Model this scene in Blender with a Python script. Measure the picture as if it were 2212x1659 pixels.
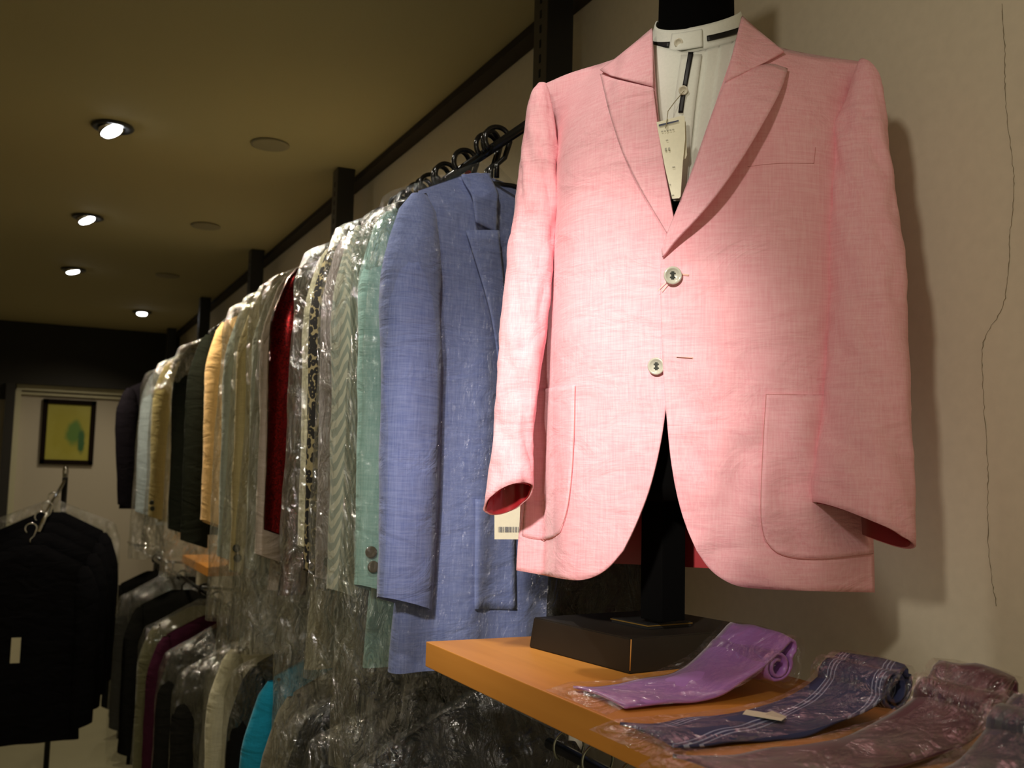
import bpy, bmesh, math, random
import numpy as np
from mathutils import Vector, Matrix, noise
random.seed(7)
S = bpy.context.scene
COL = S.collection
for o in list(bpy.data.objects): bpy.data.objects.remove(o)

# ------------------------------------------------------------------ camera
# frame: x toward the rack wall, y along the rack wall into the shop, z up, lens at the origin
FPX, YAW, PITCH, ROLL = 2182.0, .45134, .09651, .02421
cy, sy, cp, sp = math.cos(YAW), math.sin(YAW), math.cos(PITCH), math.sin(PITCH)
CW = np.array([sy*cp, cy*cp, sp]); _r = np.array([cy, -sy, 0.]); _u = np.cross(_r, CW)
CR = math.cos(ROLL)*_r + math.sin(ROLL)*_u
CU = -math.sin(ROLL)*_r + math.cos(ROLL)*_u
camd = bpy.data.cameras.new('camera'); cam = bpy.data.objects.new('camera', camd); COL.objects.link(cam)
camd.sensor_width = 36; camd.lens = FPX/2212*36; camd.clip_start = .02
camd.dof.use_dof = True; camd.dof.focus_distance = 1.3; camd.dof.aperture_fstop = 9
m = Matrix.Identity(4)
for i in range(3): m[i][0], m[i][1], m[i][2] = CR[i], CU[i], -CW[i]
cam.matrix_world = m; S.camera = cam

# ------------------------------------------------------------------ world, lamps, exposure
S.view_settings.view_transform = 'Standard'; S.view_settings.look = 'None'
S.view_settings.exposure = 0.0; S.view_settings.gamma = 1; S.view_settings.use_curve_mapping = False
w = bpy.data.worlds.new('world'); S.world = w; w.use_nodes = True
w.node_tree.nodes['Background'].inputs[0].default_value = (1.0, .84, .52, 1)
w.node_tree.nodes['Background'].inputs[1].default_value = .34

def spot(loc, target, power, size, blend=.6, color=(1, .86, .66), radius=.03):
    l = bpy.data.lights.new('spot_beam', 'SPOT'); l.energy = power; l.spot_size = math.radians(size)
    l.spot_blend = blend; l.color = color; l.shadow_soft_size = radius
    o = bpy.data.objects.new('spot_beam', l); COL.objects.link(o); o.location = loc
    o.rotation_euler = (Vector(target)-Vector(loc)).to_track_quat('-Z', 'Y').to_euler()
    return o
KEY = (-.42, .02, .62)
spot(KEY, (.60, 1.15, .085), 150, 26, 1.0, (1, .90, .80), .05)
spot(KEY, (.95, .80, .10), 20, 75, .8, (1, .90, .74), .05)
spot((.195, 2.02, 1.03), (.55, 1.75, .1), 38, 70, .9, (1, .93, .80), .03)   # ceiling lamps of the same row, just above the picture edge
spot((.195, .78, 1.03), (.60, 1.55, .1), 20, 70, .9, (1, .93, .80), .03)

XW, ZC, FLOOR = 1.05, 1.06, -1.45       # rack wall, ceiling, floor
LIT = [(.195, 3.26), (.195, 4.50), (.195, 5.73), (.67, 7.00)]

# ------------------------------------------------------------------ helpers
def ray(x, y): return CW + CR*(x-1106)/FPX - CU*(y-829.5)/FPX
def onX(x, y, X): d = ray(x, y); return d*X/d[0]
def onY(x, y, Y): d = ray(x, y); return d*Y/d[1]
def onZ(x, y, Z): d = ray(x, y); return d*Z/d[2]

def link(name, me, mat=None, parent=None, smooth=True):
    o = bpy.data.objects.new(name, me); COL.objects.link(o)
    if mat:
        me.materials.append(mat)
    if smooth:
        me.polygons.foreach_set('use_smooth', [True]*len(me.polygons))
    if parent: o.parent = parent
    return o
def mesh(name, verts, faces, mat, parent=None, smooth=True, loc=None):
    me = bpy.data.meshes.new(name); me.from_pydata([tuple(map(float, v)) for v in verts], [], faces); me.update()
    bm = bmesh.new(); bm.from_mesh(me)
    bmesh.ops.remove_doubles(bm, verts=bm.verts, dist=1e-6)
    bm.to_mesh(me); bm.free()
    o = link(name, me, mat, parent, smooth)
    if loc is not None: o.location = loc
    return o
def bm_obj(name, bm, mat, parent=None, smooth=False):
    me = bpy.data.meshes.new(name); bm.to_mesh(me); bm.free()
    return link(name, me, mat, parent, smooth)
def empty(name, loc, label, cat, group=None, rz=0):
    o = bpy.data.objects.new(name, None); COL.objects.link(o); o.location = loc; o.rotation_euler = (0, 0, rz)
    o.empty_display_size = .05
    return tag(o, label, cat, group)
def tag(o, label, cat, group=None):
    o['label'] = label; o['category'] = cat
    if group: o['group'] = group
    return o
def add_box(bm, lo, hi, bev=0):
    r = bmesh.ops.create_cube(bm, size=1)
    for v in r['verts']:
        v.co = Vector([(lo[i]+hi[i])/2 + v.co[i]*(hi[i]-lo[i]) for i in range(3)])
    if bev:
        es = list({e for v in r['verts'] for e in v.link_edges})
        bmesh.ops.bevel(bm, geom=es, offset=bev, segments=2, affect='EDGES', profile=.6)
def box(name, lo, hi, mat, parent=None, bev=0):
    bm = bmesh.new(); add_box(bm, lo, hi, bev)
    return bm_obj(name, bm, mat, parent)
def struct(o): o['kind'] = 'structure'; return o
def grid(name, P, mat, parent=None, closed=False, caps=False):
    """P[row][col] -> quads"""
    R, C = len(P), len(P[0]); vs = [p for r in P for p in r]; fs = []
    for i in range(R-1):
        for j in range(C if closed else C-1):
            k = (j+1) % C
            fs.append((i*C+j, i*C+k, (i+1)*C+k, (i+1)*C+j))
    if caps:
        fs.append(tuple(range(C))[::-1]); fs.append(tuple((R-1)*C+j for j in range(C)))
    return mesh(name, vs, fs, mat, parent)
def tube_rows(path, rad, n=10, flat=None):
    path = [Vector(p) for p in path]; rows = []
    ref = Vector((0, 0, 1)); prev = None
    for i, p in enumerate(path):
        t = (path[min(i+1, len(path)-1)]-path[max(i-1, 0)]).normalized()
        if prev is None:
            a = t.orthogonal().normalized()
        else:
            a = (prev - t*prev.dot(t)).normalized()
        prev = a; b = t.cross(a)
        r = rad[i] if isinstance(rad, (list, tuple)) else rad
        rows.append([p + a*r*math.cos(2*math.pi*k/n) + b*r*math.sin(2*math.pi*k/n) for k in range(n)])
    return rows
def tube(name, path, rad, mat, parent=None, n=10):
    return grid(name, tube_rows(path, rad, n), mat, parent, closed=True, caps=True)
def lathe(name, prof, mat, parent=None, n=32, loc=None, axis=None):
    rows = [[Vector((r*math.cos(2*math.pi*k/n), r*math.sin(2*math.pi*k/n), z)) for k in range(n)] for r, z in prof]
    o = grid(name, rows, mat, parent, closed=True, caps=True)
    if loc is not None: o.location = loc
    if axis is not None: o.rotation_euler = Vector(axis).to_track_quat('Z', 'Y').to_euler()
    return o
def solid(o, t, off=-1):
    md = o.modifiers.new('thickness', 'SOLIDIFY'); md.thickness = t; md.offset = off; md.use_even_offset = False
    return o
def interp(pts, x):
    if x <= pts[0][0]: return pts[0][1]
    for (a, b), (c, d) in zip(pts, pts[1:]):
        if x <= c:
            t = (x-a)/(c-a); t = t*t*(3-2*t)*.35 + t*.65
            return b+(d-b)*t
    return pts[-1][1]
def resample(pts, n):
    p = [np.array(q, float) for q in pts]
    # gentle smoothing of the polyline
    for _ in range(2):
        q = [p[0]]
        for a, b in zip(p, p[1:]): q += [a*.75+b*.25, a*.25+b*.75]
        q.append(p[-1]); p = q
    L = [0]
    for a, b in zip(p, p[1:]): L.append(L[-1]+np.linalg.norm(b-a))
    out = []
    for k in range(n):
        s = L[-1]*k/(n-1); i = max(0, min(len(L)-2, np.searchsorted(L, s)-1))
        t = (s-L[i])/max(1e-9, L[i+1]-L[i]); out.append(p[i]*(1-t)+p[i+1]*t)
    return out
def coons(top, bottom, left, right, nr, nc):
    T, B = resample(top, nc), resample(bottom, nc); L, Rr = resample(left, nr), resample(right, nr)
    out = []
    for i in range(nr):
        t = i/(nr-1); row = []
        for j in range(nc):
            s = j/(nc-1)
            q = (1-t)*T[j]+t*B[j]+(1-s)*L[i]+s*Rr[i]-((1-s)*(1-t)*T[0]+s*(1-t)*T[-1]+(1-s)*t*B[0]+s*t*B[-1])
            row.append((q, s, t))
        out.append(row)
    return out

# ------------------------------------------------------------------ materials
def nt(name):
    mt = bpy.data.materials.new(name); mt.use_nodes = True; n = mt.node_tree
    return mt, n, n.nodes['Principled BSDF']
def plain(name, col, rough=.5, metal=0, spec=.5, bump=0, bscale=200, coat=0):
    mt, n, b = nt(name)
    b.inputs['Base Color'].default_value = (*col, 1); b.inputs['Roughness'].default_value = rough
    b.inputs['Metallic'].default_value = metal; b.inputs['Specular IOR Level'].default_value = spec
    b.inputs['Coat Weight'].default_value = coat
    tc = n.nodes.new('ShaderNodeTexCoord'); nz = n.nodes.new('ShaderNodeTexNoise')
    nz.inputs['Scale'].default_value = bscale; nz.inputs['Detail'].default_value = 4
    n.links.new(tc.outputs['Object'], nz.inputs['Vector'])
    mx = n.nodes.new('ShaderNodeMix'); mx.data_type = 'RGBA'
    mx.inputs[6].default_value = (*[c*.92 for c in col], 1); mx.inputs[7].default_value = (*[min(1, c*1.06) for c in col], 1)
    n.links.new(nz.outputs['Fac'], mx.inputs[0]); n.links.new(mx.outputs[2], b.inputs['Base Color'])
    if bump:
        bp = n.nodes.new('ShaderNodeBump'); bp.inputs['Strength'].default_value = bump; bp.inputs['Distance'].default_value = .002
        n.links.new(nz.outputs['Fac'], bp.inputs['Height']); n.links.new(bp.outputs[0], b.inputs['Normal'])
    return mt
def linen(name, c1, c2, k=1.0, rough=.9, wr=.5):
    """woven cloth: slubs running across and down, soft creases in the bump"""
    mt, n, b = nt(name); b.inputs['Roughness'].default_value = rough
    b.inputs['Specular IOR Level'].default_value = .15 if max(c1) > .06 else .04
    b.inputs['Sheen Weight'].default_value = .15 if max(c1) > .06 else 0
    tc = n.nodes.new('ShaderNodeTexCoord'); fs = []
    for sc in ((26, 26, 420), (420, 420, 22)):
        mp = n.nodes.new('ShaderNodeMapping'); mp.inputs['Scale'].default_value = [s*k for s in sc]
        nz = n.nodes.new('ShaderNodeTexNoise'); nz.inputs['Scale'].default_value = 1; nz.inputs['Detail'].default_value = 3
        n.links.new(tc.outputs['Object'], mp.inputs[0]); n.links.new(mp.outputs[0], nz.inputs['Vector']); fs.append(nz)
    ad = n.nodes.new('ShaderNodeMath'); ad.operation = 'ADD'
    n.links.new(fs[0].outputs['Fac'], ad.inputs[0]); n.links.new(fs[1].outputs['Fac'], ad.inputs[1])
    mr = n.nodes.new('ShaderNodeMapRange'); mr.inputs[1].default_value = .7; mr.inputs[2].default_value = 1.3
    n.links.new(ad.outputs[0], mr.inputs[0])
    mx = n.nodes.new('ShaderNodeMix'); mx.data_type = 'RGBA'
    mx.inputs[6].default_value = (*c1, 1); mx.inputs[7].default_value = (*c2, 1)
    n.links.new(mr.outputs[0], mx.inputs[0]); n.links.new(mx.outputs[2], b.inputs['Base Color'])
    cr = n.nodes.new('ShaderNodeTexNoise'); cr.inputs['Scale'].default_value = 9; cr.inputs['Detail'].default_value = 5
    cr.inputs['Distortion'].default_value = 1.2
    mp = n.nodes.new('ShaderNodeMapping'); mp.inputs['Scale'].default_value = (1, 1, 2.2)
    n.links.new(tc.outputs['Object'], mp.inputs[0]); n.links.new(mp.outputs[0], cr.inputs['Vector'])
    b1 = n.nodes.new('ShaderNodeBump'); b1.inputs['Strength'].default_value = wr; b1.inputs['Distance'].default_value = .012
    b2 = n.nodes.new('ShaderNodeBump'); b2.inputs['Strength'].default_value = .25; b2.inputs['Distance'].default_value = .0006
    n.links.new(cr.outputs['Fac'], b1.inputs['Height']); n.links.new(ad.outputs[0], b2.inputs['Height'])
    n.links.new(b1.outputs[0], b2.inputs['Normal']); n.links.new(b2.outputs[0], b.inputs['Normal'])
    return mt
def plastic_film(name, haze=.045, gloss=.29, tint=(.74, .82, .78), scale=34, strength=1.0):
    """thin clear polythene: mostly see-through, creased, glossy"""
    mt = bpy.data.materials.new(name); mt.use_nodes = True; n = mt.node_tree; n.nodes.clear()
    out = n.nodes.new('ShaderNodeOutputMaterial')
    tr = n.nodes.new('ShaderNodeBsdfTransparent'); tr.inputs[0].default_value = (.97, .97, .96, 1)
    gl = n.nodes.new('ShaderNodeBsdfGlossy'); gl.inputs['Roughness'].default_value = .14
    gl.inputs[0].default_value = (1, 1, 1, 1)
    df = n.nodes.new('ShaderNodeBsdfDiffuse'); df.inputs[0].default_value = (*tint, 1)
    tc = n.nodes.new('ShaderNodeTexCoord')
    mp = n.nodes.new('ShaderNodeMapping'); mp.inputs['Scale'].default_value = (1, 1, .55)
    nz = n.nodes.new('ShaderNodeTexNoise'); nz.inputs['Scale'].default_value = scale; nz.inputs['Detail'].default_value = 6
    nz.inputs['Distortion'].default_value = .8
    vo = n.nodes.new('ShaderNodeTexVoronoi'); vo.inputs['Scale'].default_value = scale*.55
    def ridge(src):
        a = n.nodes.new('ShaderNodeMath'); a.operation = 'SUBTRACT'; a.inputs[1].default_value = .5; n.links.new(src, a.inputs[0])
        c = n.nodes.new('ShaderNodeMath'); c.operation = 'ABSOLUTE'; n.links.new(a.outputs[0], c.inputs[0])
        d = n.nodes.new('ShaderNodeMath'); d.operation = 'MULTIPLY'; d.inputs[1].default_value = 2.2; n.links.new(c.outputs[0], d.inputs[0]); return d.outputs[0]
    ad = n.nodes.new('ShaderNodeMath'); ad.operation = 'ADD'
    n.links.new(tc.outputs['Object'], mp.inputs[0]); n.links.new(mp.outputs[0], nz.inputs['Vector']); n.links.new(mp.outputs[0], vo.inputs['Vector'])
    n.links.new(ridge(nz.outputs['Fac']), ad.inputs[0]); n.links.new(vo.outputs['Distance'], ad.inputs[1])
    bp = n.nodes.new('ShaderNodeBump'); bp.inputs['Strength'].default_value = strength; bp.inputs['Distance'].default_value = .02
    n.links.new(ad.outputs[0], bp.inputs['Height'])
    n.links.new(bp.outputs[0], gl.inputs['Normal'])
    fr = n.nodes.new('ShaderNodeLayerWeight'); fr.inputs[0].default_value = .35
    n.links.new(bp.outputs[0], fr.inputs['Normal'])
    mr = n.nodes.new('ShaderNodeMapRange'); mr.inputs[3].default_value = gloss*.45; mr.inputs[4].default_value = min(1, gloss*1.6)
    n.links.new(fr.outputs['Fresnel'], mr.inputs[0])
    m1 = n.nodes.new('ShaderNodeMixShader'); m1.inputs[0].default_value = haze
    n.links.new(tr.outputs[0], m1.inputs[1]); n.links.new(df.outputs[0], m1.inputs[2])
    m2 = n.nodes.new('ShaderNodeMixShader')
    n.links.new(mr.outputs[0], m2.inputs[0]); n.links.new(m1.outputs[0], m2.inputs[1]); n.links.new(gl.outputs[0], m2.inputs[2])
    n.links.new(m2.outputs[0], out.inputs[0])
    return mt
def wood(name):
    mt, n, b = nt(name); b.inputs['Roughness'].default_value = .42
    tc = n.nodes.new('ShaderNodeTexCoord'); mp = n.nodes.new('ShaderNodeMapping'); mp.inputs['Scale'].default_value = (60, 4, 60)
    nz = n.nodes.new('ShaderNodeTexNoise'); nz.inputs['Scale'].default_value = 1; nz.inputs['Detail'].default_value = 5
    n.links.new(tc.outputs['Object'], mp.inputs[0]); n.links.new(mp.outputs[0], nz.inputs['Vector'])
    mx = n.nodes.new('ShaderNodeMix'); mx.data_type = 'RGBA'
    mx.inputs[6].default_value = (.60, .235, .035, 1); mx.inputs[7].default_value = (.74, .32, .058, 1)
    n.links.new(nz.outputs['Fac'], mx.inputs[0]); n.links.new(mx.outputs[2], b.inputs['Base Color'])
    return mt
def emit(name, col, s):
    mt = bpy.data.materials.new(name); mt.use_nodes = True; n = mt.node_tree; n.nodes.clear()
    o = n.nodes.new('ShaderNodeOutputMaterial'); e = n.nodes.new('ShaderNodeEmission')
    e.inputs[0].default_value = (*col, 1); e.inputs[1].default_value = s; n.links.new(e.outputs[0], o.inputs[0]); return mt
def striped(name, c1, c2, kind):
    mt, n, b = nt(name); b.inputs['Roughness'].default_value = .85
    tc = n.nodes.new('ShaderNodeTexCoord'); sx = n.nodes.new('ShaderNodeSeparateXYZ'); n.links.new(tc.outputs['Object'], sx.inputs[0])
    def M(op, a, v2=None, l2=None):
        q = n.nodes.new('ShaderNodeMath'); q.operation = op; n.links.new(a, q.inputs[0])
        if l2: n.links.new(l2, q.inputs[1])
        elif v2 is not None: q.inputs[1].default_value = v2
        return q.outputs[0]
    if kind == 'chevron':
        ax = M('PINGPONG', M('ADD', sx.outputs['X'], 1.0), .035)
        v = M('SINE', M('MULTIPLY', M('ADD', M('MULTIPLY', ax, 4.2), l2=sx.outputs['Z']), 210))
        f = M('GREATER_THAN', v, 0.0)
    elif kind == 'leopard':
        vo = n.nodes.new('ShaderNodeTexVoronoi'); vo.inputs['Scale'].default_value = 95; n.links.new(tc.outputs['Object'], vo.inputs['Vector'])
        nz = n.nodes.new('ShaderNodeTexNoise'); nz.inputs['Scale'].default_value = 60; n.links.new(tc.outputs['Object'], nz.inputs['Vector'])
        d = M('ADD', vo.outputs['Distance'], l2=M('MULTIPLY', nz.outputs['Fac'], .5))
        f = M('LESS_THAN', M('ABSOLUTE', M('SUBTRACT', d, .62)), .27)
    elif kind == 'tie':
        q = M('ADD', M('MULTIPLY', sx.outputs['X'], -.30), l2=sx.outputs['Y'])
        pp = M('PINGPONG', M('ADD', q, 3.004), .030)
        f = M('MAXIMUM', M('LESS_THAN', pp, .0009), l2=M('LESS_THAN', M('ABSOLUTE', M('SUBTRACT', pp, .0048)), .0007))
    mx = n.nodes.new('ShaderNodeMix'); mx.data_type = 'RGBA'; mx.inputs[6].default_value = (*c1, 1); mx.inputs[7].default_value = (*c2, 1)
    n.links.new(f, mx.inputs[0]); n.links.new(mx.outputs[2], b.inputs['Base Color'])
    return mt
def sequin(name):
    mt, n, b = nt(name)
    b.inputs['Base Color'].default_value = (.05, .003, .004, 1)
    tc = n.nodes.new('ShaderNodeTexCoord'); vo = n.nodes.new('ShaderNodeTexVoronoi'); vo.inputs['Scale'].default_value = 330
    n.links.new(tc.outputs['Object'], vo.inputs['Vector'])
    b.inputs['Metallic'].default_value = .9; b.inputs['Roughness'].default_value = .22
    mx = n.nodes.new('ShaderNodeMix'); mx.data_type = 'RGBA'; mx.inputs[6].default_value = (.012, .001, .001, 1); mx.inputs[7].default_value = (.16, .004, .004, 1)
    n.links.new(vo.outputs['Color'], mx.inputs[0]); n.links.new(mx.outputs[2], b.inputs['Base Color'])
    bp = n.nodes.new('ShaderNodeBump'); bp.inputs['Strength'].default_value = 1; bp.inputs['Distance'].default_value = .003
    n.links.new(vo.outputs['Color'], bp.inputs['Height']); n.links.new(bp.outputs[0], b.inputs['Normal'])
    return mt

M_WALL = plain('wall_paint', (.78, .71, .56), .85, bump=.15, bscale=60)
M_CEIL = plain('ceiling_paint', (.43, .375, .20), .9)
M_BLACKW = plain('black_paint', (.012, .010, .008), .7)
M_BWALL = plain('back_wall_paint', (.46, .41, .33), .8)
M_TRIMC = plain('cream_trim', (.50, .47, .32), .6)
M_FLOOR = plain('floor_vinyl', (.33, .31, .20), .45, bscale=8)
M_STRIP = plain('dark_wood_strip', (.020, .013, .006), .7)
M_POST = plain('post_black', (.012, .012, .012), .38)
M_POSTF = plain('post_face', (.060, .052, .042), .45)
M_SLOT = plain('slot_black', (.004, .004, .004), .8)
M_WOOD = wood('shelf_beech')
M_PINK = linen('pink_linen', (.86, .40, .47), (.94, .54, .60), 1.3, wr=.45)
M_LINING = plain('crimson_lining', (.30, .012, .018), .35)
M_SHIRT = plain('white_cotton', (.76, .78, .72), .75, bump=.1, bscale=300)
M_RIBBON = plain('black_ribbon', (.004, .004, .006), .5)
M_FORM = plain('black_form_cloth', (.002, .002, .002), 1, spec=.05)
M_BASE = plain('base_lacquer', (.014, .010, .006), .5)
M_GOLD = plain('worn_gold', (.32, .20, .05), .45, metal=.7)
M_WORN = plain('worn_chipped_edge', (.42, .18, .03), .7)
M_HORN = plain('horn_button', (.50, .50, .42), .25, coat=.6, bscale=90)
M_HORND = plain('horn_dark', (.03, .035, .03), .3)
M_THREAD = plain('pink_thread', (.75, .45, .36), .8)
M_THREADD = plain('buttonhole_thread', (.16, .05, .04), .8)
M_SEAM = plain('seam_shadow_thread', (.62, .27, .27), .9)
M_CARD = plain('cream_card', (.82, .79, .62), .6)
M_INK = plain('print_ink', (.04, .05, .10), .6)
M_INKG = plain('print_grey', (.42, .41, .34), .6)
M_FILM = plastic_film('clear_bag')
M_FILM2 = plastic_film('clear_sleeve', haze=.015, gloss=.11, tint=(.8, .75, .65), scale=26, strength=.75)
M_FILM3 = plastic_film('clear_bag_low', haze=.018, gloss=.15, scale=24)
M_CHROME = plain('chrome', (.75, .74, .72), .12, metal=1)
M_HOOK = plain('black_plastic', (.008, .008, .008), .18)
M_HOOKG = plain('grey_wire', (.35, .38, .34), .25, metal=.8)
M_RED = plain('red_size_ring', (.75, .05, .015), .5)
M_BLUE = linen('blue_linen', (.145, .19, .43), (.24, .295, .56), 1, wr=.5)
M_MINT = linen('mint_linen', (.28, .50, .46), (.42, .64, .59), 1, wr=.4)

# ------------------------------------------------------------------ the room
struct(box('wall_right', (XW, -.6, FLOOR), (XW+.1, 8.5, ZC+.05), M_WALL))
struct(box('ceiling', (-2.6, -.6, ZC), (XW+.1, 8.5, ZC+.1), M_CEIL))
struct(box('floor', (-2.6, -.6, FLOOR-.1), (XW+.1, 8.5, FLOOR), M_FLOOR))
struct(box('wall_left', (-2.7, -.6, FLOOR), (-2.6, 8.5, ZC+.05), M_WALL))
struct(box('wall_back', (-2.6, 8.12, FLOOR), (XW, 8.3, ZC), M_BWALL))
struct(box('trim_1', (XW-.045, -.6, ZC-.022), (XW-.002, 8.08, ZC-.001), M_STRIP))
struct(box('trim_2', (-2.6, 8.0, .615), (XW-.002, 8.12, ZC-.001), M_BLACKW))       # black fascia over the back wall
bm = bmesh.new(); add_box(bm, (-.045, 8.07, .575), (XW-.01, 8.12, .6145)); add_box(bm, (-.045, 8.085, .545), (XW-.01, 8.12, .56))
struct(bm_obj('trim_3', bm, M_TRIMC))
struct(box('trim_4', (-.05, 8.07, FLOOR), (-.012, 8.12, .574), M_TRIMC))
struct(box('trim_5', (-.112, 7.95, FLOOR), (-.052, 8.12, .6145), M_BLACKW))
struct(box('trim_6', (-2.6, 8.0, .50), (-.113, 8.12, .6145), M_BLACKW))
# hairline crack running down the plaster
ck = [(2165, 8), (2171, 120), (2171, 211), (2180, 295), (2194, 405), (2183, 481), (2180, 560), (2175, 625), (2165, 671), (2126, 726), (2120, 760), (2125, 878), (2135, 1013), (2133, 1110), (2135, 1200), (2152, 1309)]
rows = []
for p in resample(ck, 160):
    q = onX(p[0]+random.uniform(-1.5, 1.5), p[1], XW-.0012); wd = .0004*random.choice((.25, .4, .6, 1, 1.5))
    rows.append([(q[0], q[1]-wd, q[2]), (q[0]-.0006, q[1], q[2]), (q[0], q[1]+wd, q[2])])
grid('plaster_crack', rows, plain('crack_dark', (.26, .22, .15), .9), bpy.data.objects['wall_right'])

# ceiling lamps
def downlight(x, y, label, aim, power, beam):
    t = empty('ceiling_spotlight', (x, y, ZC), label, 'ceiling light', 'lit ceiling spotlights')
    lathe('trim_ring', [(.040, 0), (.060, -.001), (.063, -.006), (.058, -.010), (.042, -.008), (.040, -.002)], M_POST, t, 40)
    d = Vector(aim).normalized()
    h = lathe('lamp_head', [(.030, .035), (.036, .02), (.040, -.0), (.040, .0), (.036, -.004)][:3] + [(.036, 0.0), (.034, .004)], M_CHROME, t, 32, (0, 0, -.018), -d)
    h.scale = (1, 1, 1)
    lathe('bulb', [(.004, -.004), (.020, -.003), (.031, .0), (.032, .006)], emit('lamp_glow', (.95, .97, 1.0), 14), t, 32, (0, 0, -.020), -d)
    s = spot(Vector((x, y, ZC-.030))+d*.01, Vector((x, y, ZC-.030))+Vector(beam), power, 110, .7, (1, .86, .62), .03)
    s.parent = None
for (x, y), lb, aim, pw, bm_ in zip(LIT, ['nearest lit ceiling spotlight with tilted lamp head and dark ring', 'second lit ceiling spotlight, behind the nearest one in the left row', 'third lit ceiling spotlight, farthest of the straight left row', 'small lit ceiling spotlight farthest back, right of the row'],
                       [(.45, -.30, -.9), (.40, -.2, -.9), (.2, -.1, -.9), (0, -.2, -.9)],
                       [58, 50, 34, 26], [(.45, -.30, -.9), (.40, -.2, -.9), (.1, .4, -.9), (-.25, .35, -.9)]):
    downlight(x, y, lb, aim, pw, bm_)
for (x, y), lb in zip([(.660, 3.18), (.655, 4.39), (.655, 5.62)], ['pale round ceiling plate nearest the viewer, right of the nearest spotlight', 'pale round ceiling plate in the middle of the three', 'darker round ceiling plate farthest from the viewer']):
    t = empty('ceiling_cover_plate', (x, y, ZC), lb, 'ceiling plate', 'pale ceiling plates')
    lathe('rim', [(.052, 0), (.060, -.003), (.060, -.007), (.052, -.008)], plain('plate_rim', (.27, .235, .14), .7), t, 40)
    lathe('disc', [(.001, -.004), (.045, -.005), (.051, -.004)], M_CEIL, t, 40)

# ------------------------------------------------------------------ rack uprights, rails, shelves
PX0, PX1 = .920, .980
for k, (y, lb) in enumerate(zip([1.77, 3.30, 4.73, 6.20, 7.68], ['nearest black slotted wall upright, beside the pink jacket', 'black wall upright second from the viewer, above the bagged jackets', 'black wall upright third from the viewer', 'black wall upright fourth from the viewer', 'black wall upright farthest from the viewer, by the dark fascia'])):
    t = empty('wall_upright', (PX0, y, FLOOR), lb, 'upright', 'black wall uprights')
    box('post', (0, 0, 0), (PX1-PX0, .062, ZC-FLOOR-.002), M_POST, t, .002)
    box('slotted_strip', (-.0015, .002, 0), (.0, .060, ZC-FLOOR-.004), M_POSTF, t)
    bm = bmesh.new(); z = .3
    while z < 2.45:
        add_box(bm, (-.0025, .026, z), (-.0014, .033, z+.017)); z += .032
    bm_obj('slot_row', bm, M_SLOT, t)
    box('wall_spacer', (PX1-PX0, .012, 2.1), (XW-PX0-.001, .050, 2.16), M_POST, t)
RX, RZ = .735, .600
def rail(y0, y1, z, lb, posts):
    t = empty('hanging_rail', (RX, y0, z), lb, 'rail', None)
    tube('rod', [(0, 0, 0), (0, y1-y0, 0)], .0085, M_HOOK, t, 14)
    for p in posts:
        tube('bracket_arm', [(0, p-y0, -.010), (PX0-RX, p-y0, -.030)], .007, M_POST, t, 8)
rail(1.34, 3.25, RZ, 'black upper hanging rail carrying the pale bagged jackets', [1.80, 3.24])
rail(3.36, 7.66, RZ, 'black upper hanging rail at the far end, carrying the tan and dark jackets', [3.37, 4.75, 6.22, 7.60])
rail(1.50, 3.25, -.33, 'lower hanging rail nearest the viewer, above the black bagged suits', [1.80, 3.24])
rail(3.36, 7.66, -.49, 'lower hanging rail at the far end, carrying the dark suits', [3.37, 4.75, 6.22, 7.60])
rail(.45, 1.36, -.385, 'hanging rail right under the front wooden shelf', [])
sh = box('wooden_shelf', (.528, -.1, -.259), (.852, 1.345, -.225), M_WOOD, None, .0012)
tag(sh, 'orange beech shelf board carrying the mannequin and the wrapped ties', 'shelf')
for y, lb in ((.5, 'black metal bracket under the front shelf, nearer the right picture edge'), (1.0, 'black metal bracket under the front shelf, nearer its free end')):
    tag(box('shelf_bracket', (.60, y, -.275), (1.049, y+.02, -.2595), M_POST), lb, 'bracket')
sh2 = box('wooden_shelf', (.60, 3.58, -.345), (.90, 4.16, -.315), M_WOOD, None, .0012)
tag(sh2, 'small far piece of orange wooden shelf seen between the tan and black jackets', 'shelf')

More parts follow.
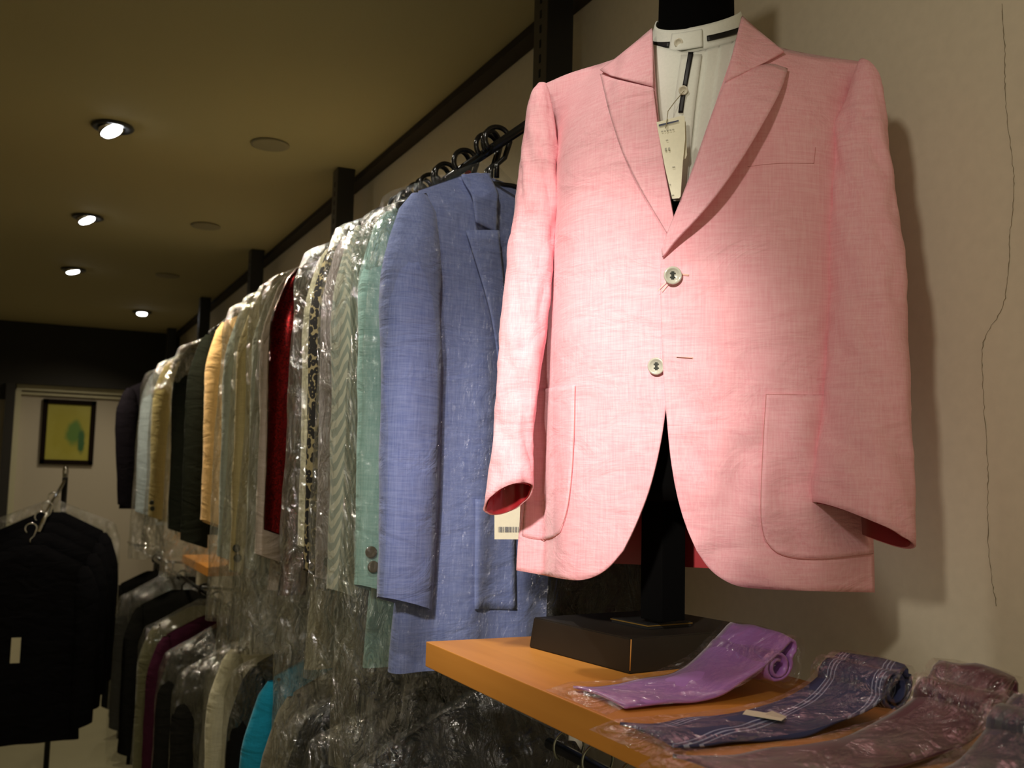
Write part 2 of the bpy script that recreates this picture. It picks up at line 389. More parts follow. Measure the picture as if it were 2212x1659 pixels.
# ------------------------------------------------------------------ hanging garments
def hooks_label(level):
    return {'up': ('black plastic coat hanger with looped hook on the upper rail', 'black hangers along the upper rail'),
            'upfar': ('shiny dark coat hanger packed on the far upper rail', 'hangers on the far upper rail'),
            'low': ('dark coat hanger on the lower rail', 'hangers on the lower rail')}[level]
HPROTO = {}
def hanger(x, y, z, level, rz=0, red=False, wire=False):
    """z = rail height; hook loops over the rail, shoulders below"""
    lb, gp = hooks_label(level)
    if red: lb = 'black plastic coat hanger with an orange-red size ring on its hook'; 
    key = (red, wire)
    t = empty('coat_hanger', (x, y, z), lb, 'hanger', gp, rz)
    if key in HPROTO:
        for ch in HPROTO[key]:
            c = ch.copy(); COL.objects.link(c); c.parent = t
        return t
    mt = M_HOOKG if wire else M_HOOK; r = .0022 if wire else .0048
    R = .0235; pts = []
    for k in range(17):
        a = math.radians(-50 + 230*k/16); pts.append((R*math.cos(a)*-1, 0, .0095+R*math.sin(a)))
    pts = [(p[0], 0, p[2]) for p in pts]
    pts = pts[::-1][:0] + pts
    stem = [pts[-1], (R*.6, 0, -.022), (0, 0, -.036), (0, 0, -.060)]
    parts = [tube('hook', pts+stem[1:], r, mt, t, 8)]
    arm = []; hw = .065 if wire else .175
    for k in range(13):
        u = -hw + 2*hw*k/12; arm.append((u, .004*math.cos(u*9), -.070 - .5*max(0, abs(u)-.05)))
    parts.append(tube('shoulder_bar', arm, [.004+.004*abs(k-6)/6 for k in range(13)], mt, t, 8))
    if red: parts.append(lathe('size_ring', [(.0045, -.004), (.0062, -.003), (.0062, .003), (.0045, .004)], M_RED, t, 12, (.017, 0, -.004)))
    HPROTO[key] = parts
    return t

def jacket(name, x, y, z, mat, label, cat='jacket', rz=0, thick=.032, W=.190, L=.80, SL=.64, sw=.044, sd=.034, lean=.02, buttons=None, front=False, group=None, bmat=None, seed=0, sides=(-1, 1), flare=0, sout=.0, lap=None):
    """garment on a hanger; local x = shoulder line, -y = its front, origin at the rail"""
    t = empty(name, (x, y, z), label, cat, group, rz)
    nz = lambda a, b: noise.noise(Vector((a*3+seed*7.1, b*2.2, seed*1.7)))
    z0 = -.045
    def ztop(u): return z0 - .012 - .50*max(0, abs(u)-.05) - .25*max(0, .05-abs(u))*0
    def Wv(v): return interp([(0, W-.012), (.15, W-.008), (.5, W-.018), (1, W+.010+flare)], v)
    def Tv(v): return interp([(0, .010), (.05, thick*.75), (.3, thick), (1, thick*1.05)], v)
    def surf(u, v, s):
        xx = Wv(v)*u; zt = ztop(xx); zz = zt + (-L - zt)*v
        th = Tv(v)*max(0, 1-u*u)**.42
        fold = .006*v*math.sin(u*9+seed)+.012*nz(u*.8, zz)*min(1, v*3)
        return Vector((xx, s*th + fold, zz))
    n = 26; rows = []
    for i in range(30):
        v = (i/29)**1.15; row = []
        for k in range(2*n):
            ph = math.pi*k/n; u = -math.cos(ph); row.append(surf(u, v, -1 if k <= n else 1) if k not in (0, n) else surf(u, v, 0))
        rows.append(row)
    grid('body', rows, mat, t, closed=True)
    for sd_ in sides:
        rows = []; m_ = 22
        for i in range(24):
            v = i/23; zz = -.118 - (SL-.012)*v
            cap = min(1, (v*9)**.5) if v < .12 else 1
            zz = z0-.012-.50*(W-.05)-.002 - (SL)*v
            cx = sd_*(W - .010 + .022*math.sin(min(1, v*3)*math.pi/2) + sout*v)
            cyy = -.004 - lean*v**1.6 - .012*math.sin(v*3.1)
            a = sw*interp([(0, .25), (.05, .62), (.2, 1), (.6, .95), (1, .86)], v); b = sd*interp([(0, .3), (.05, .7), (.2, 1), (1, .85)], v)
            row = []
            for k in range(m_):
                ph = 2*math.pi*k/m_
                wv = 1 + .10*nz(math.cos(ph)*1.4+sd_*3, zz*5+math.sin(ph))
                zk = zz + (.014*math.cos(ph)*sd_ if v > .5 else 0)*(v-.5)*2
                row.append(Vector((cx + a*wv*math.cos(ph), cyy + b*wv*math.sin(ph), zk)))
            rows.append(row)
        sl = grid('sleeve', rows, mat, t, closed=True)
        sl['i'] = 0; del sl['i']
        if buttons and sd_ == -1:
            for q in range(buttons[1]):
                an = math.radians(228-6*q); zb_ = -.057-.5*(W-.05)-SL+.042+.024*q
                bt = lathe('cuff_button', [(.001, .0), (.008, .0), (.0098, .001), (.0098, .003), (.008, .0038), (.005, .0025), (.001, .0025)], buttons[0], t, 18,
                      (cx + (sw*.89+.0015)*math.cos(an), cyy + (sd*.87+.0015)*math.sin(an), zb_), (math.cos(an)/sw, math.sin(an)/sd, 0))
    if lap:   # lapels etc: patches given in (u fraction, z) on the front surface
        for nm, quad, off in lap:
            T = [quad[0], quad[1]]; 
            P = coons([quad[0], quad[1]], [quad[3], quad[2]], [quad[0], quad[3]], [quad[1], quad[2]], 14, 10)
            rw = []
            for r in P:
                rr = []
                for q, s_, t_ in r:
                    u_, zz = q
                    xx = u_*(W-.01); zt = ztop(xx); v = min(1, max(0, (zz-zt)/(-L-zt))); p = surf(xx/Wv(v), v, -1)
                    rr.append(Vector((p.x, p.y-off*(1 if nm != 'lapel' else .6+.8*s_), zz)))
                rw.append(rr)
            solid(grid(nm, rw, bmat or mat, t), .0022, 0)
    return t

def bag(x, y, z, label, rz=0, L=.98, W=.248, T=.066, seed=0, film=None, group=None, amp=.010, shift=0):
    """loose polythene cover over a hung garment"""
    t = empty('garment_bag', (x, y, z), label, 'plastic cover', group, rz)
    n = 40; rows = []
    for i in range(46):
        v = i/45
        if v < .04: Wd = .02 + .03*v/.04; zt0 = -.030
        Wd = interp([(0, .022), (.03, .05), (.13, W-.058), (.17, W-.02), (.24, W), (1, W+.008)], v)
        Td = interp([(0, .010), (.05, .022), (.2, T), (1, T*.9)], v)
        row = []
        for k in range(2*n):
            ph = math.pi*k/n; c = -math.cos(ph); s = math.sin(ph)
            px_ = Wd*c; py_ = -Td*(1 if s >= 0 else -1)*abs(s)**.6
            zz = interp([(0, -.028), (.03, -.042), (.13, -.118), (.17, -.135), (.24, -.20), (1, -L)], v)
            q = Vector((px_*7+seed*3.3, py_*9+seed, zz*5))
            d = amp*noise.noise(q) + amp*.5*noise.noise(q*3.1)
            g = abs(noise.noise(Vector((px_*26+seed*5, seed*2.2, zz*7))))
            d += amp*.45*(g-.3)*min(1, v*5)
            row.append(Vector((px_*(1+d*1.6) + shift*v, py_*(1+d*6)+d*.7, zz + (.012*noise.noise(Vector((px_*8, seed, 1))) if i == 45 else 0))))
        rows.append(row)
    grid('film', rows, film or M_FILM, t, closed=True)
    return t

CM = {}
def cl(nm, c, wr=.5):
    if nm not in CM: CM[nm] = linen(nm, c, tuple(min(1, a*1.25) for a in c), 1, wr=wr)
    return CM[nm]
HB = M_HORND
# the blue jacket, front-facing, nearest on the rail
BY = 1.625
hanger(RX, BY, RZ, 'up', .42)
bj = jacket('linen_jacket', RX-.002, BY, RZ, M_BLUE, 'sky-blue linen jacket nearest on the upper rail, half hidden by the pink jacket', W=.190, L=.905, SL=.665, sw=.058, sd=.040, thick=.045, rz=.42, lean=.02, seed=2,
            lap=[('collar', [(-.52, -.075), (-.12, -.055), (-.16, -.17), (-.46, -.16)], .010),
                 ('lapel', [(-.56, -.178), (-.18, -.165), (.02, -.40), (-.10, -.42)], .012),
                 ('patch_pocket', [(-.42, -.63), (.20, -.635), (.22, -.82), (-.40, -.81)], .0035)])
bag(RX-.002, BY+.004, RZ, 'thin clear film over the blue jacket, specked with highlights', rz=.42, seed=4, W=.262, T=.075, L=.90, amp=.008, film=plastic_film('thin_film', haze=.01, gloss=.05, scale=60, strength=.8))
GAR = [
 # y, x shift, material, label, kwargs, bag label
 (1.665, .018, M_MINT, 'mint green linen jacket with two cuff buttons, next to the blue one', dict(L=.92, SL=.66, sw=.058, buttons=(plain('brown_button', (.10, .08, .045), .3), 2), rz=.02), 'clear crinkled cover over the mint jacket with strong white glints'),
 (1.790, -.002, striped('chevron_cloth', (.36, .40, .34), (.62, .62, .50), 'chevron'), 'grey and cream chevron striped jacket behind the mint one', dict(L=.80, SL=.68, sw=.040), 'clear cover draped over the chevron striped jacket'),
 (1.890, .0, cl('lilac_grey_cloth', (.30, .25, .25)), 'greyish lilac jacket with a turned-up cuff between chevron and leopard prints', dict(L=.80, SL=.67, sw=.034, buttons=(HB, 1)), None),
 (1.955, .0, striped('leopard_cloth', (.34, .28, .14), (.010, .008, .006), 'leopard'), 'leopard print jacket in black and sand', dict(L=.82, SL=.66, sw=.042), None),
 (2.020, .0, cl('cream_cloth', (.55, .52, .36)), 'cream jacket with a thin pale edge beside the leopard print', dict(L=.98, SL=.62, sw=.036), 'clear cover standing up above the cream jacket'),
 (2.250, -.004, sequin('dark_red_sequins'), 'dark red sequinned jacket glittering at the shoulder', dict(L=.86, SL=.60, sw=.050), None),
 (2.350, -.004, cl('rose_white_cloth', (.50, .42, .36)), 'pinkish white jacket left of the red sequinned one', dict(L=.86, SL=.66, sw=.045), 'clear cover over the pinkish white jacket'),
 (2.450, -.004, cl('ice_grey_cloth', (.42, .46, .40)), 'pale icy grey jacket in the bagged group', dict(L=.86, SL=.70, sw=.045), 'clear cover over the icy grey jacket'),
 (2.630, -.004, cl('sand_cloth', (.50, .42, .22)), 'sand-beige jacket in the bagged group', dict(L=.90, SL=.72, sw=.048, buttons=(HB, 2)), 'wrinkled clear cover over the sand-beige jacket'),
 (2.820, -.004, cl('pale_blue_grey_cloth', (.40, .46, .44)), 'pale blue-grey jacket, left edge of the bagged group', dict(L=.86, SL=.70, sw=.045), 'clear cover at the left edge of the bagged group'),
 (3.180, -.002, cl('tan_cloth', (.78, .50, .22)), 'tan jacket standing apart, brightly lit, between bagged and black jackets', dict(L=.74, SL=.62, sw=.042, rz=.25, thick=.05), None),
 (3.50, 0, cl('black_green_cloth', (.012, .014, .010)), 'black jacket directly left of the tan one', dict(L=.80, SL=.70, sw=.050), None),
 (3.84, 0, cl('black_green_cloth', (.012, .014, .010)), 'second black jacket left of the tan one', dict(L=.80, SL=.68, sw=.050), 'clear cover with a gleaming shoulder over the far black jackets'),
 (4.45, 0, cl('straw_cloth', (.34, .28, .12)), 'straw-beige jacket near the far end of the upper rail', dict(L=.80, SL=.66, sw=.050, buttons=(HB, 2)), 'clear cover shining at the shoulder of the straw-beige jacket'),
 (4.95, 0, cl('light_blue_cloth', (.28, .33, .36)), 'light blue jacket near the far end of the upper rail', dict(L=.84, SL=.66, sw=.050), 'clear cover with a bright corner over the light blue jacket'),
 (6.0, -.02, cl('black_blue_cloth', (.012, .010, .014)), 'black jacket with a bent sleeve at the far left end of the upper rail', dict(L=.80, SL=.66, sw=.060, sout=-.04), None),
]
for k, (y, dx, mt, lb, kw, bl) in enumerate(GAR):
    kw = dict(kw); rz = kw.pop('rz', random.uniform(-.03, .05)) + max(.10, .42-.06*k); y = y + .225*math.sin(rz)
    dx = dx - .225*(1-math.cos(rz))
    th = kw.pop('thick', .030)
    h = hanger(RX, y, RZ, 'up' if y < 3 else 'upfar', rz, red=(k in (0, 4)))
    h['label'] = ('black hanger with an orange-red size ring, carrying the ' if k in (0, 4) else 'dark hanger carrying the ')+' '.join(lb.split()[:5]).rstrip(',')
    jacket('jacket', RX+dx, y, RZ, mt, lb, rz=rz, thick=th, seed=k+3, group='jackets on the upper rail', **kw)
    
    if bl: bag(RX+dx, y, RZ, bl, rz=rz, seed=k*1.7+1, L=kw['L']+random.uniform(.08, .22), W=.250, T=.062, group='clear covers on the upper rail')
# bare hangers packed between the garments
for y in (1.60, 1.645, 1.745, 1.842, 1.925, 2.0, 2.08, 2.12, 2.235, 2.36, 2.50, 2.65):
    hanger(RX, y, RZ, 'up', random.uniform(-.15, .15))
for y in [3.30+.11*k for k in range(12)]:
    if abs(y-3.3) > .07 : hanger(RX, y, RZ, 'upfar', random.uniform(-.15, .15))

# lower rail
LOW = [
 (1.62, -.33, 'near', cl('black_suit_cloth', (.010, .010, .009)), 'black suit jacket at the near end of the lower rail, hidden under shiny film', 'crumpled shiny clear cover nearest on the lower rail', .05),
 (1.80, -.33, 'near', cl('black_suit_cloth', (0, 0, 0)), 'second black suit jacket on the near lower rail under film', 'second crumpled cover on the near lower rail', .0),
 (1.98, -.33, 'near', cl('black_suit_cloth', (0, 0, 0)), 'third black suit jacket on the near lower rail under film', 'third crumpled cover on the near lower rail', 0),
 (2.16, -.42, 'near', cl('grey_tweed', (.13, .115, .075)), 'grey-brown fine checked jacket beside the turquoise one', None, 0),
 (2.34, -.42, 'near', cl('turquoise_cloth', (.01, .26, .42)), 'bright turquoise jacket on the lower rail', None, 0),
 (2.52, -.42, 'near', cl('black_suit_cloth', (0, 0, 0)), 'black jacket between the turquoise and the white ones', 'clear cover glinting left of the turquoise jacket', 0),
 (2.80, -.40, 'near', cl('white_cloth', (.62, .60, .46)), 'white jacket on the lower rail, wrapped in film', 'loose clear cover around the white jacket on the lower rail', 0),
 (3.42, -.43, 'far', cl('black_suit_cloth', (0, 0, 0)), 'black suit jacket right behind the white one on the lower rail', 'grey shimmering cover behind the white jacket', 0),
 (3.80, -.47, 'far', cl('black_suit_cloth', (0, 0, 0)), 'black suit jacket with a grey shimmer in the middle of the lower rail', 'cover with a pale shoulder in the middle of the lower rail', 0),
 (4.12, -.49, 'far', cl('plum_cloth', (.045, .010, .025)), 'plum purple jacket peeking between black suits on the lower rail', None, 0),
 (4.42, -.49, 'far', cl('grey_green_cloth', (.14, .14, .08)), 'grey-green jacket with a light edge on the lower rail', 'clear cover over the grey-green jacket', 0),
 (5.05, -.49, 'far', cl('black_suit_cloth', (0, 0, 0)), 'black suit jacket left of the grey-green one on the lower rail', None, 0),
 (5.55, -.49, 'far', cl('dark_grey_cloth', (.05, .05, .045)), 'dark grey jacket with a pale edge near the far end of the lower rail', 'clear cover with a pink glint near the far end of the lower rail', 0),
 (6.05, -.49, 'far', cl('black_suit_cloth', (0, 0, 0)), 'black suit jacket at the far end of the lower rail', None, 0),
]
for k, (y, z, g, mt, lb, bl, rz) in enumerate(LOW):
    zr = -.33 if g == 'near' else -.49
    h = hanger(RX, y, zr, 'low', rz); h['label'] = 'dark hanger on the lower rail, carrying the '+' '.join(lb.split()[:8]).rstrip(',')
    dz = z-zr
    jacket('suit_jacket', RX, y, zr, mt, lb, rz=rz, seed=k+30, L=.84, SL=.66, sw=.046, thick=.036, W=.195, group='jackets on the lower rail')
    if bl: bag(RX, y, zr, bl, rz=rz, seed=k*2.3+40, L=.95, film=M_FILM3, W=.255 if g == 'near' else .248, T=.06, amp=.016 if g == 'near' else .010, group='clear covers on the lower rail')
# wire hangers and film under the front shelf
for k, (y, lb) in enumerate([(1.30, 'farthest from the viewer'), (1.22, 'second from the shelf end'), (1.13, 'third from the shelf end'), (1.04, 'nearest to the viewer')]):
    h = hanger(RX, y, -.385, 'low', random.uniform(-.1, .1), wire=True)
    h['label'] = 'shiny wire hanger hook just below the front shelf edge, '+lb; h['group'] = 'wire hangers under the front shelf'
    jacket('dark_garment', RX+.01, y, -.435, cl('black_suit_cloth', (0, 0, 0)), 'black garment hanging under the front wooden shelf, '+lb, rz=0, seed=60+k, L=.7, SL=.6, thick=.03, W=.085, sides=(), group='black garments under the front shelf')
    if k in (0, 2): bag(RX+.01, y, -.432, 'clear film glimmering below the front shelf, '+lb, seed=70+k, L=.8, W=.105, T=.04, film=M_FILM3, group='film covers under the front shelf')
jacket('suit_jacket', .905, 1.50, .62, cl('black_suit_cloth', (0, 0, 0)), 'black garment in film hanging beside the nearest upright, behind the mannequin pole', rz=.15, seed=77, L=.86, SL=.6, W=.105, sw=.03, thick=.035)
bag(.905, 1.50, .62, 'clear film with one bright glint behind the mannequin pole', rz=.15, seed=78, L=.93, W=.135, T=.05, film=plastic_film('faint_film', haze=.004, gloss=.08, scale=20))
tube_peg = empty('wall_peg', (.905, 1.50, .624), 'black peg on the nearest upright holding a dark garment', 'peg')
tube('peg_arm', [(0, 0, 0), (.03, .27, 0)], .006, M_POST, tube_peg, 8)
# price tag hanging from the blue jacket
a = [onY(px_, py_, 1.40) for px_, py_ in ((1068, 1085), (1124, 1085), (1124, 1165), (1068, 1165))]
tg = empty('price_tag', tuple((a[2]+a[3])/2), 'white price tag with barcode hanging behind the pink cuff', 'tag')
o0 = (a[2]+a[3])/2
solid(mesh('card', [p-o0 for p in a], [(0, 1, 2, 3)], M_CARD, tg, False), .0006)
bm = bmesh.new()
for k in range(18):
    x0 = 1076+k*2.5; ww = random.choice((.6, 1.2, 1.6)); q = [onY(x0, 1138, 1.3985), onY(x0+ww, 1138, 1.3985), onY(x0+ww, 1150, 1.3985), onY(x0, 1150, 1.3985)]
    bm.faces.new([bm.verts.new(Vector(p-o0)) for p in q])
bm_obj('barcode', bm, M_INK, tg)
tube('string', [(a[0]+a[1])/2-o0, (a[0]+a[1])/2-o0+np.array([0, 0, .05])], .0006, M_CARD, tg, 6)

# ------------------------------------------------------------------ mannequin and the pink jacket
TH = math.radians(50)
AX = np.array([.77, 1.056, 0.]); UU = np.array([math.cos(TH), -math.sin(TH), 0.]); NN = np.array([-math.sin(TH), -math.cos(TH), 0.])
def loc3(u, f, z): return AX + UU*u + NN*f + np.array([0, 0, z])
def planeN(x, y, f):
    d = ray(x, y); return d*((AX@NN+f)/(d@NN))
def ztop(u):
    au = abs(u)
    return .640 - .75*max(0, .09-au) if au < .0 else interp([(0, .640), (.07, .615), (.09, .592), (.15, .560), (.21, .535), (.26, .50)], au)
def fsurf(u, z):
    au = abs(u)
    base = .112 - 1.55*u*u - (1.15 if u > 0 else 1.8)*.016*math.log1p(math.exp((au-.170)/.016))
    base = max(base, -.034)
    base += .006*math.sin((z-.1)*6)
    s = max(0, min(1, (ztop(u)-z)/.16)); g = 1-(1-s)**2
    return base*(.12+.88*g)
def wrinkle(u, z):
    w_ = .0030*noise.noise(Vector((u*7, z*13, 3)))+.0014*noise.noise(Vector((u*18, z*30, 8)))
    lowr = max(0, min(1, (.16-z)/.1))*max(0, min(1, (u+.06)/.08))
    w_ += 2.2*lowr*(.0055*noise.noise(Vector((u*24+z*12, z*20-u*10, 5)))+.0035*noise.noise(Vector((u*22, z*6, 15))))
    return w_
def proj(x, y, dl=0.0, wr=True):
    d = ray(x, y); f = .06
    for _ in range(14):
        P = d*((AX@NN+f)/(d@NN)); u = (P-AX)@UU
        f = .55*f+.45*(fsurf(u, P[2])+dl+(wrinkle(u, P[2]) if wr else 0))
    return d*((AX@NN+f)/(d@NN))
ORG = np.array([AX[0], AX[1], 0.10])
pj = empty('linen_jacket', tuple(ORG), 'pink linen two-button jacket worn by the black mannequin', 'jacket')
def patch(name, top, bottom, left, right, nr, nc, dl, mat, parent=pj, thick=.0035, off=-1, wr=True, org=ORG):
    P = coons(top, bottom, left, right, nr, nc); rows = []
    for r in P:
        rows.append([Vector(proj(q[0], q[1], dl(s, t) if callable(dl) else dl, wr)-org) for q, s, t in r])
    # orient normals to face outward: rows top->bottom, cols left->right gives inward; flip
    rows = [r[::-1] for r in rows]
    return solid(grid(name, rows, mat, parent), thick, off)
RE = [(1604, 55), (1578, 130), (1550, 210), (1520, 300), (1490, 385), (1462, 460), (1440, 520), (1428, 560), (1425, 600), (1428, 700), (1432, 800), (1437, 865), (1445, 960), (1457, 1050), (1478, 1130), (1505, 1190)]
hemR = [(1505, 1190), (1530, 1228), (1560, 1252), (1595, 1268), (1650, 1273), (1750, 1277), (1890, 1280)]
patch('left_front_panel', [(1604, 55), (1635, 84), (1690, 105), (1780, 122), (1863, 133)], hemR, RE,
      [(1863, 133), (1862, 250), (1850, 400), (1850, 600), (1862, 850), (1880, 1050), (1888, 1180), (1890, 1280)], 90, 56,
      lambda s, t: .004*(1-s)**6, M_PINK)
LE = [(1408, 85), (1412, 150), (1420, 250), (1432, 340), (1448, 430), (1462, 500), (1470, 560), (1472, 600), (1468, 700), (1460, 800), (1440, 868), (1427, 960), (1405, 1050), (1375, 1130), (1345, 1190)]
hemL = [(1115, 1232), (1160, 1240), (1210, 1250), (1250, 1255), (1285, 1246), (1315, 1226), (1345, 1190)]
patch('right_front_panel', [(1170, 184), (1230, 157), (1300, 137), (1360, 116), (1395, 98), (1408, 85)], hemL,
      [(1170, 184), (1165, 300), (1160, 450), (1150, 600), (1135, 800), (1130, 950), (1132, 1060), (1120, 1150), (1115, 1232)], LE, 90, 50,
      lambda s, t: -.0035 if s > .5 else -.0035*s*2, M_PINK)
# lapels and collar
def lapdl(s, t): return .008 + .010*math.sin(min(1, t*1.15)*math.pi)*(.4+.9*s)
patch('left_lapel', [(1566, 178), (1655, 134), (1701, 150)], [(1430, 540), (1432, 556)], [(1566, 178), (1540, 240), (1505, 345), (1475, 425), (1448, 490), (1430, 540)],
      [(1701, 150), (1688, 195), (1648, 268), (1600, 348), (1548, 422), (1500, 478), (1460, 518), (1432, 556)], 50, 16, lambda s, t: .007+.032*s*math.sin(math.pi*min(1, t**.7))*(.35+t), M_PINK, thick=.003, off=0, wr=False)
patch('left_collar', [(1602, 36), (1640, 70), (1693, 112)], [(1566, 178), (1655, 134)], [(1602, 36), (1588, 95), (1566, 178)], [(1693, 112), (1655, 134)], 16, 14, .0085, M_PINK, thick=.003, off=0, wr=False)
patch('right_lapel', [(1297, 160), (1322, 170), (1411, 190)], [(1443, 506), (1460, 500)], [(1297, 160), (1318, 250), (1345, 330), (1378, 398), (1412, 455), (1443, 506)],
      [(1411, 190), (1422, 280), (1436, 370), (1450, 440), (1460, 500)], 50, 14, lambda s, t: .0025+.002*s, M_PINK, thick=.0022, off=0, wr=True)
patch('right_collar', [(1297, 152), (1350, 112), (1409, 62)], [(1320, 164), (1411, 188)], [(1297, 152), (1320, 164)], [(1409, 62), (1410, 120), (1411, 188)], 14, 14, .0035, M_PINK, thick=.0024, off=0, wr=True)
# patch pockets, welt pocket
patch('patch_pocket', [(1150, 843), (1200, 837), (1242, 833)], [(1128, 1158), (1160, 1166), (1190, 1165), (1210, 1150)], [(1150, 843), (1140, 1000), (1128, 1158)],
      [(1242, 833), (1240, 950), (1233, 1050), (1225, 1110), (1210, 1150)], 36, 14, -.0008, M_PINK, thick=.0022, off=0)
patch('patch_pocket', [(1655, 852), (1720, 852), (1800, 854)], [(1652, 1168), (1680, 1198), (1740, 1208), (1820, 1203), (1886, 1195)], [(1655, 852), (1648, 960), (1643, 1080), (1644, 1130), (1652, 1168)],
      [(1800, 854), (1850, 1000), (1880, 1120), (1886, 1195)], 36, 22, .0022, M_PINK, thick=.0022, off=0)
def line3(name, pts, dl, rad, mat, parent=pj, n=None, org=ORG):
    P = resample(pts, n or max(6, len(pts)*4)); return tube(name, [Vector(proj(p[0], p[1], dl)-org) for p in P], rad, mat, parent, 6)
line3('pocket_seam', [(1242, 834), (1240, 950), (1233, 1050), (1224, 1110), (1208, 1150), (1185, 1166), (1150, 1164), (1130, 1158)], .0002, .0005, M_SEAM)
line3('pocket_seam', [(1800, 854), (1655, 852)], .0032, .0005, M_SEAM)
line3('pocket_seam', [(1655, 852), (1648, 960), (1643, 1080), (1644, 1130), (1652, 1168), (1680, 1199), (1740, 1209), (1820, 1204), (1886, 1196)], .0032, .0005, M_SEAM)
line3('chest_pocket_welt', [(1615, 360), (1680, 352), (1758, 353)], .0004, .0003, M_SEAM)
line3('chest_pocket_welt', [(1758, 353), (1762, 318)], .0004, .0003, M_SEAM)
line3('lapel_buttonhole', [(1634, 172), (1652, 180)], .010, .0005, M_SEAM)
line3('buttonhole', [(1468, 592), (1488, 595)], .0020, .0011, M_THREAD)
line3('buttonhole', [(1460, 772), (1478, 773), (1497, 774)], .0012, .0011, M_THREAD)
line3('buttonhole_slit', [(1462, 772), (1478, 773), (1495, 774)], .0022, .0005, M_THREADD)
line3('loose_thread', [(1448, 603), (1436, 612), (1421, 629)], .006, .0004, M_CARD)
line3('loose_thread', [(1450, 606), (1440, 617), (1430, 630)], .006, .0004, M_CARD)
def button(x, y, r, dl, tilt):
    c = proj(x, y, dl)-ORG
    ax = -(ray(x, y))/np.linalg.norm(ray(x, y))+np.array(tilt)
    b_ = lathe('button', [(.0006, .0005), (r*.62, .0005), (r*.72, .0022), (r*.92, .0030), (r, .0016), (r*.97, -.0005), (r*.3, -.0016), (.0006, -.0016)], M_HORN, pj, 32, c, ax)
    bm = bmesh.new()
    for dx, dy in ((.22, .22), (-.22, .22), (.22, -.22), (-.22, -.22)):
        bmesh.ops.create_cone(bm, cap_ends=True, segments=10, radius1=r*.10, radius2=r*.10, depth=.001, matrix=Matrix.Translation((dx*r, dy*r, .0006)))
    add_box(bm, (-r*.16, -r*.45, .0004), (r*.16, r*.45, .0009))
    bm_obj('thread_holes', bm, M_HORND, b_)
button(1453, 595, .0108, .010, (.15, 0, .1)); button(1418, 791, .0104, .001, (-.35, 0, .0))

# sleeves: rings centred on the arm axis
def sleeve(name, rings, f0, f1, drop, lin):
    rows = []; cam_r = CR/np.linalg.norm(CR)
    n = 36; NR = 64
    ys = [r[0] for r in rings]
    for i in range(NR):
        t = i/(NR-1); y = ys[0]+(ys[-1]-ys[0])*(t**1.25 if True else t)
        xl = interp([(r[0], r[1]) for r in rings], y); xr = interp([(r[0], r[2]) for r in rings], y)
        f = f0+(f1-f0)*t; A = planeN(xl, y, f); B = planeN(xr, y, f); C = (A+B)/2
        cc = C/np.linalg.norm(C); 
        Rr = np.array([cc[1], -cc[0], 0]); Rr /= np.linalg.norm(Rr)
        depth = np.linalg.norm(C); hw = (xr-xl)/2/FPX*(C@CW)
        V = np.array([cc[0], cc[1], 0]); V /= np.linalg.norm(V)
        hd = min(hw*.85, .012+hw*.75) if i > 3 else hw*.8
        row = []
        for k in range(n):
            a = 2*math.pi*k/n; ca, sa = math.cos(a), math.sin(a)
            wob = .0042*noise.noise(Vector((ca*1.6+9*f0, C[2]*26+ca*2, sa*1.6)))+.0026*noise.noise(Vector((ca*3, C[2]*55, sa*3+2)))
            wob *= min(1, t*4)*(1 if abs(ca) < .9 else .6)
            p = C + Rr*ca*(hw+wob) - V*sa*(hd+wob*1.6)
            e = max(0, (t-.86)/.14)
            p = p + np.array([0, 0, 1])*e*(drop[0]*ca + drop[1]*sa)
            row.append(Vector(p-ORG))
        rows.append(row[::-1])
    top = sum((v for v in rows[0]), Vector())/n
    rows = [[top]*n]+rows
    s_ = solid(grid(name, rows, M_PINK, pj, closed=True), .0022, -1)
    inn = [[(v - (sum(r, Vector())/n))*.93 + (sum(r, Vector())/n) for v in r][::-1] for r in rows[-22:]]
    grid('sleeve_lining', inn, M_LINING, s_, closed=True)
    return s_
sleeve('right_sleeve', [(183, 1164, 1178), (200, 1151, 1184), (240, 1141, 1191), (280, 1135, 1197), (330, 1129, 1203), (430, 1118, 1204), (560, 1100, 1193), (700, 1085, 1180), (850, 1075, 1158), (960, 1069, 1148), (1030, 1058, 1148), (1078, 1048, 1149)],
       .034, .056, (.013, .018), 0)
sleeve('left_sleeve', [(131, 1859, 1866), (138, 1856, 1877), (150, 1852, 1887), (170, 1845, 1896), (200, 1836, 1902), (280, 1803, 1911), (430, 1795, 1928), (560, 1793, 1948), (700, 1796, 1952), (800, 1790, 1956), (900, 1781, 1960), (1000, 1769, 1965), (1080, 1757, 1966), (1135, 1753, 1967)],
       .022, .050, (-.022, .012), 0)
for q in ((1967, 1075), (1968, 1098), (1967, 1120)):
    c = planeN(q[0], q[1], .04)-ORG
    lathe('cuff_button', [(.0006, 0), (.006, 0), (.007, .0015), (.006, .0028), (.0006, .0028)], M_HORN, pj, 18, c, (.8, -.3, 0))
# back of the jacket: pink outside, lining inside
rows = []; rin = []
for i in range(40):
    v = i/39; row = []; ri = []
    for k in range(41):
        u = -.21+.42*k/40; zt = ztop(u)-.030
        zb = planeN(1500, 1225, -.10)[2]+.0*u; z_ = zt+(zb-zt)*v
        s_ = min(1, (zt-z_)/.14); f = -(.01+(.090-.9*u*u)*(1-(1-s_)**2))
        f += .004*noise.noise(Vector((u*9, z_*6, 2)))
        row.append(Vector(loc3(u, f, z_)-ORG)); ri.append(Vector(loc3(u*.985, f+.004, z_)-ORG))
    rows.append(row); rin.append(ri[::-1])
grid('back_panel', rows, M_PINK, pj); grid('back_lining', rin, M_LINING, pj)
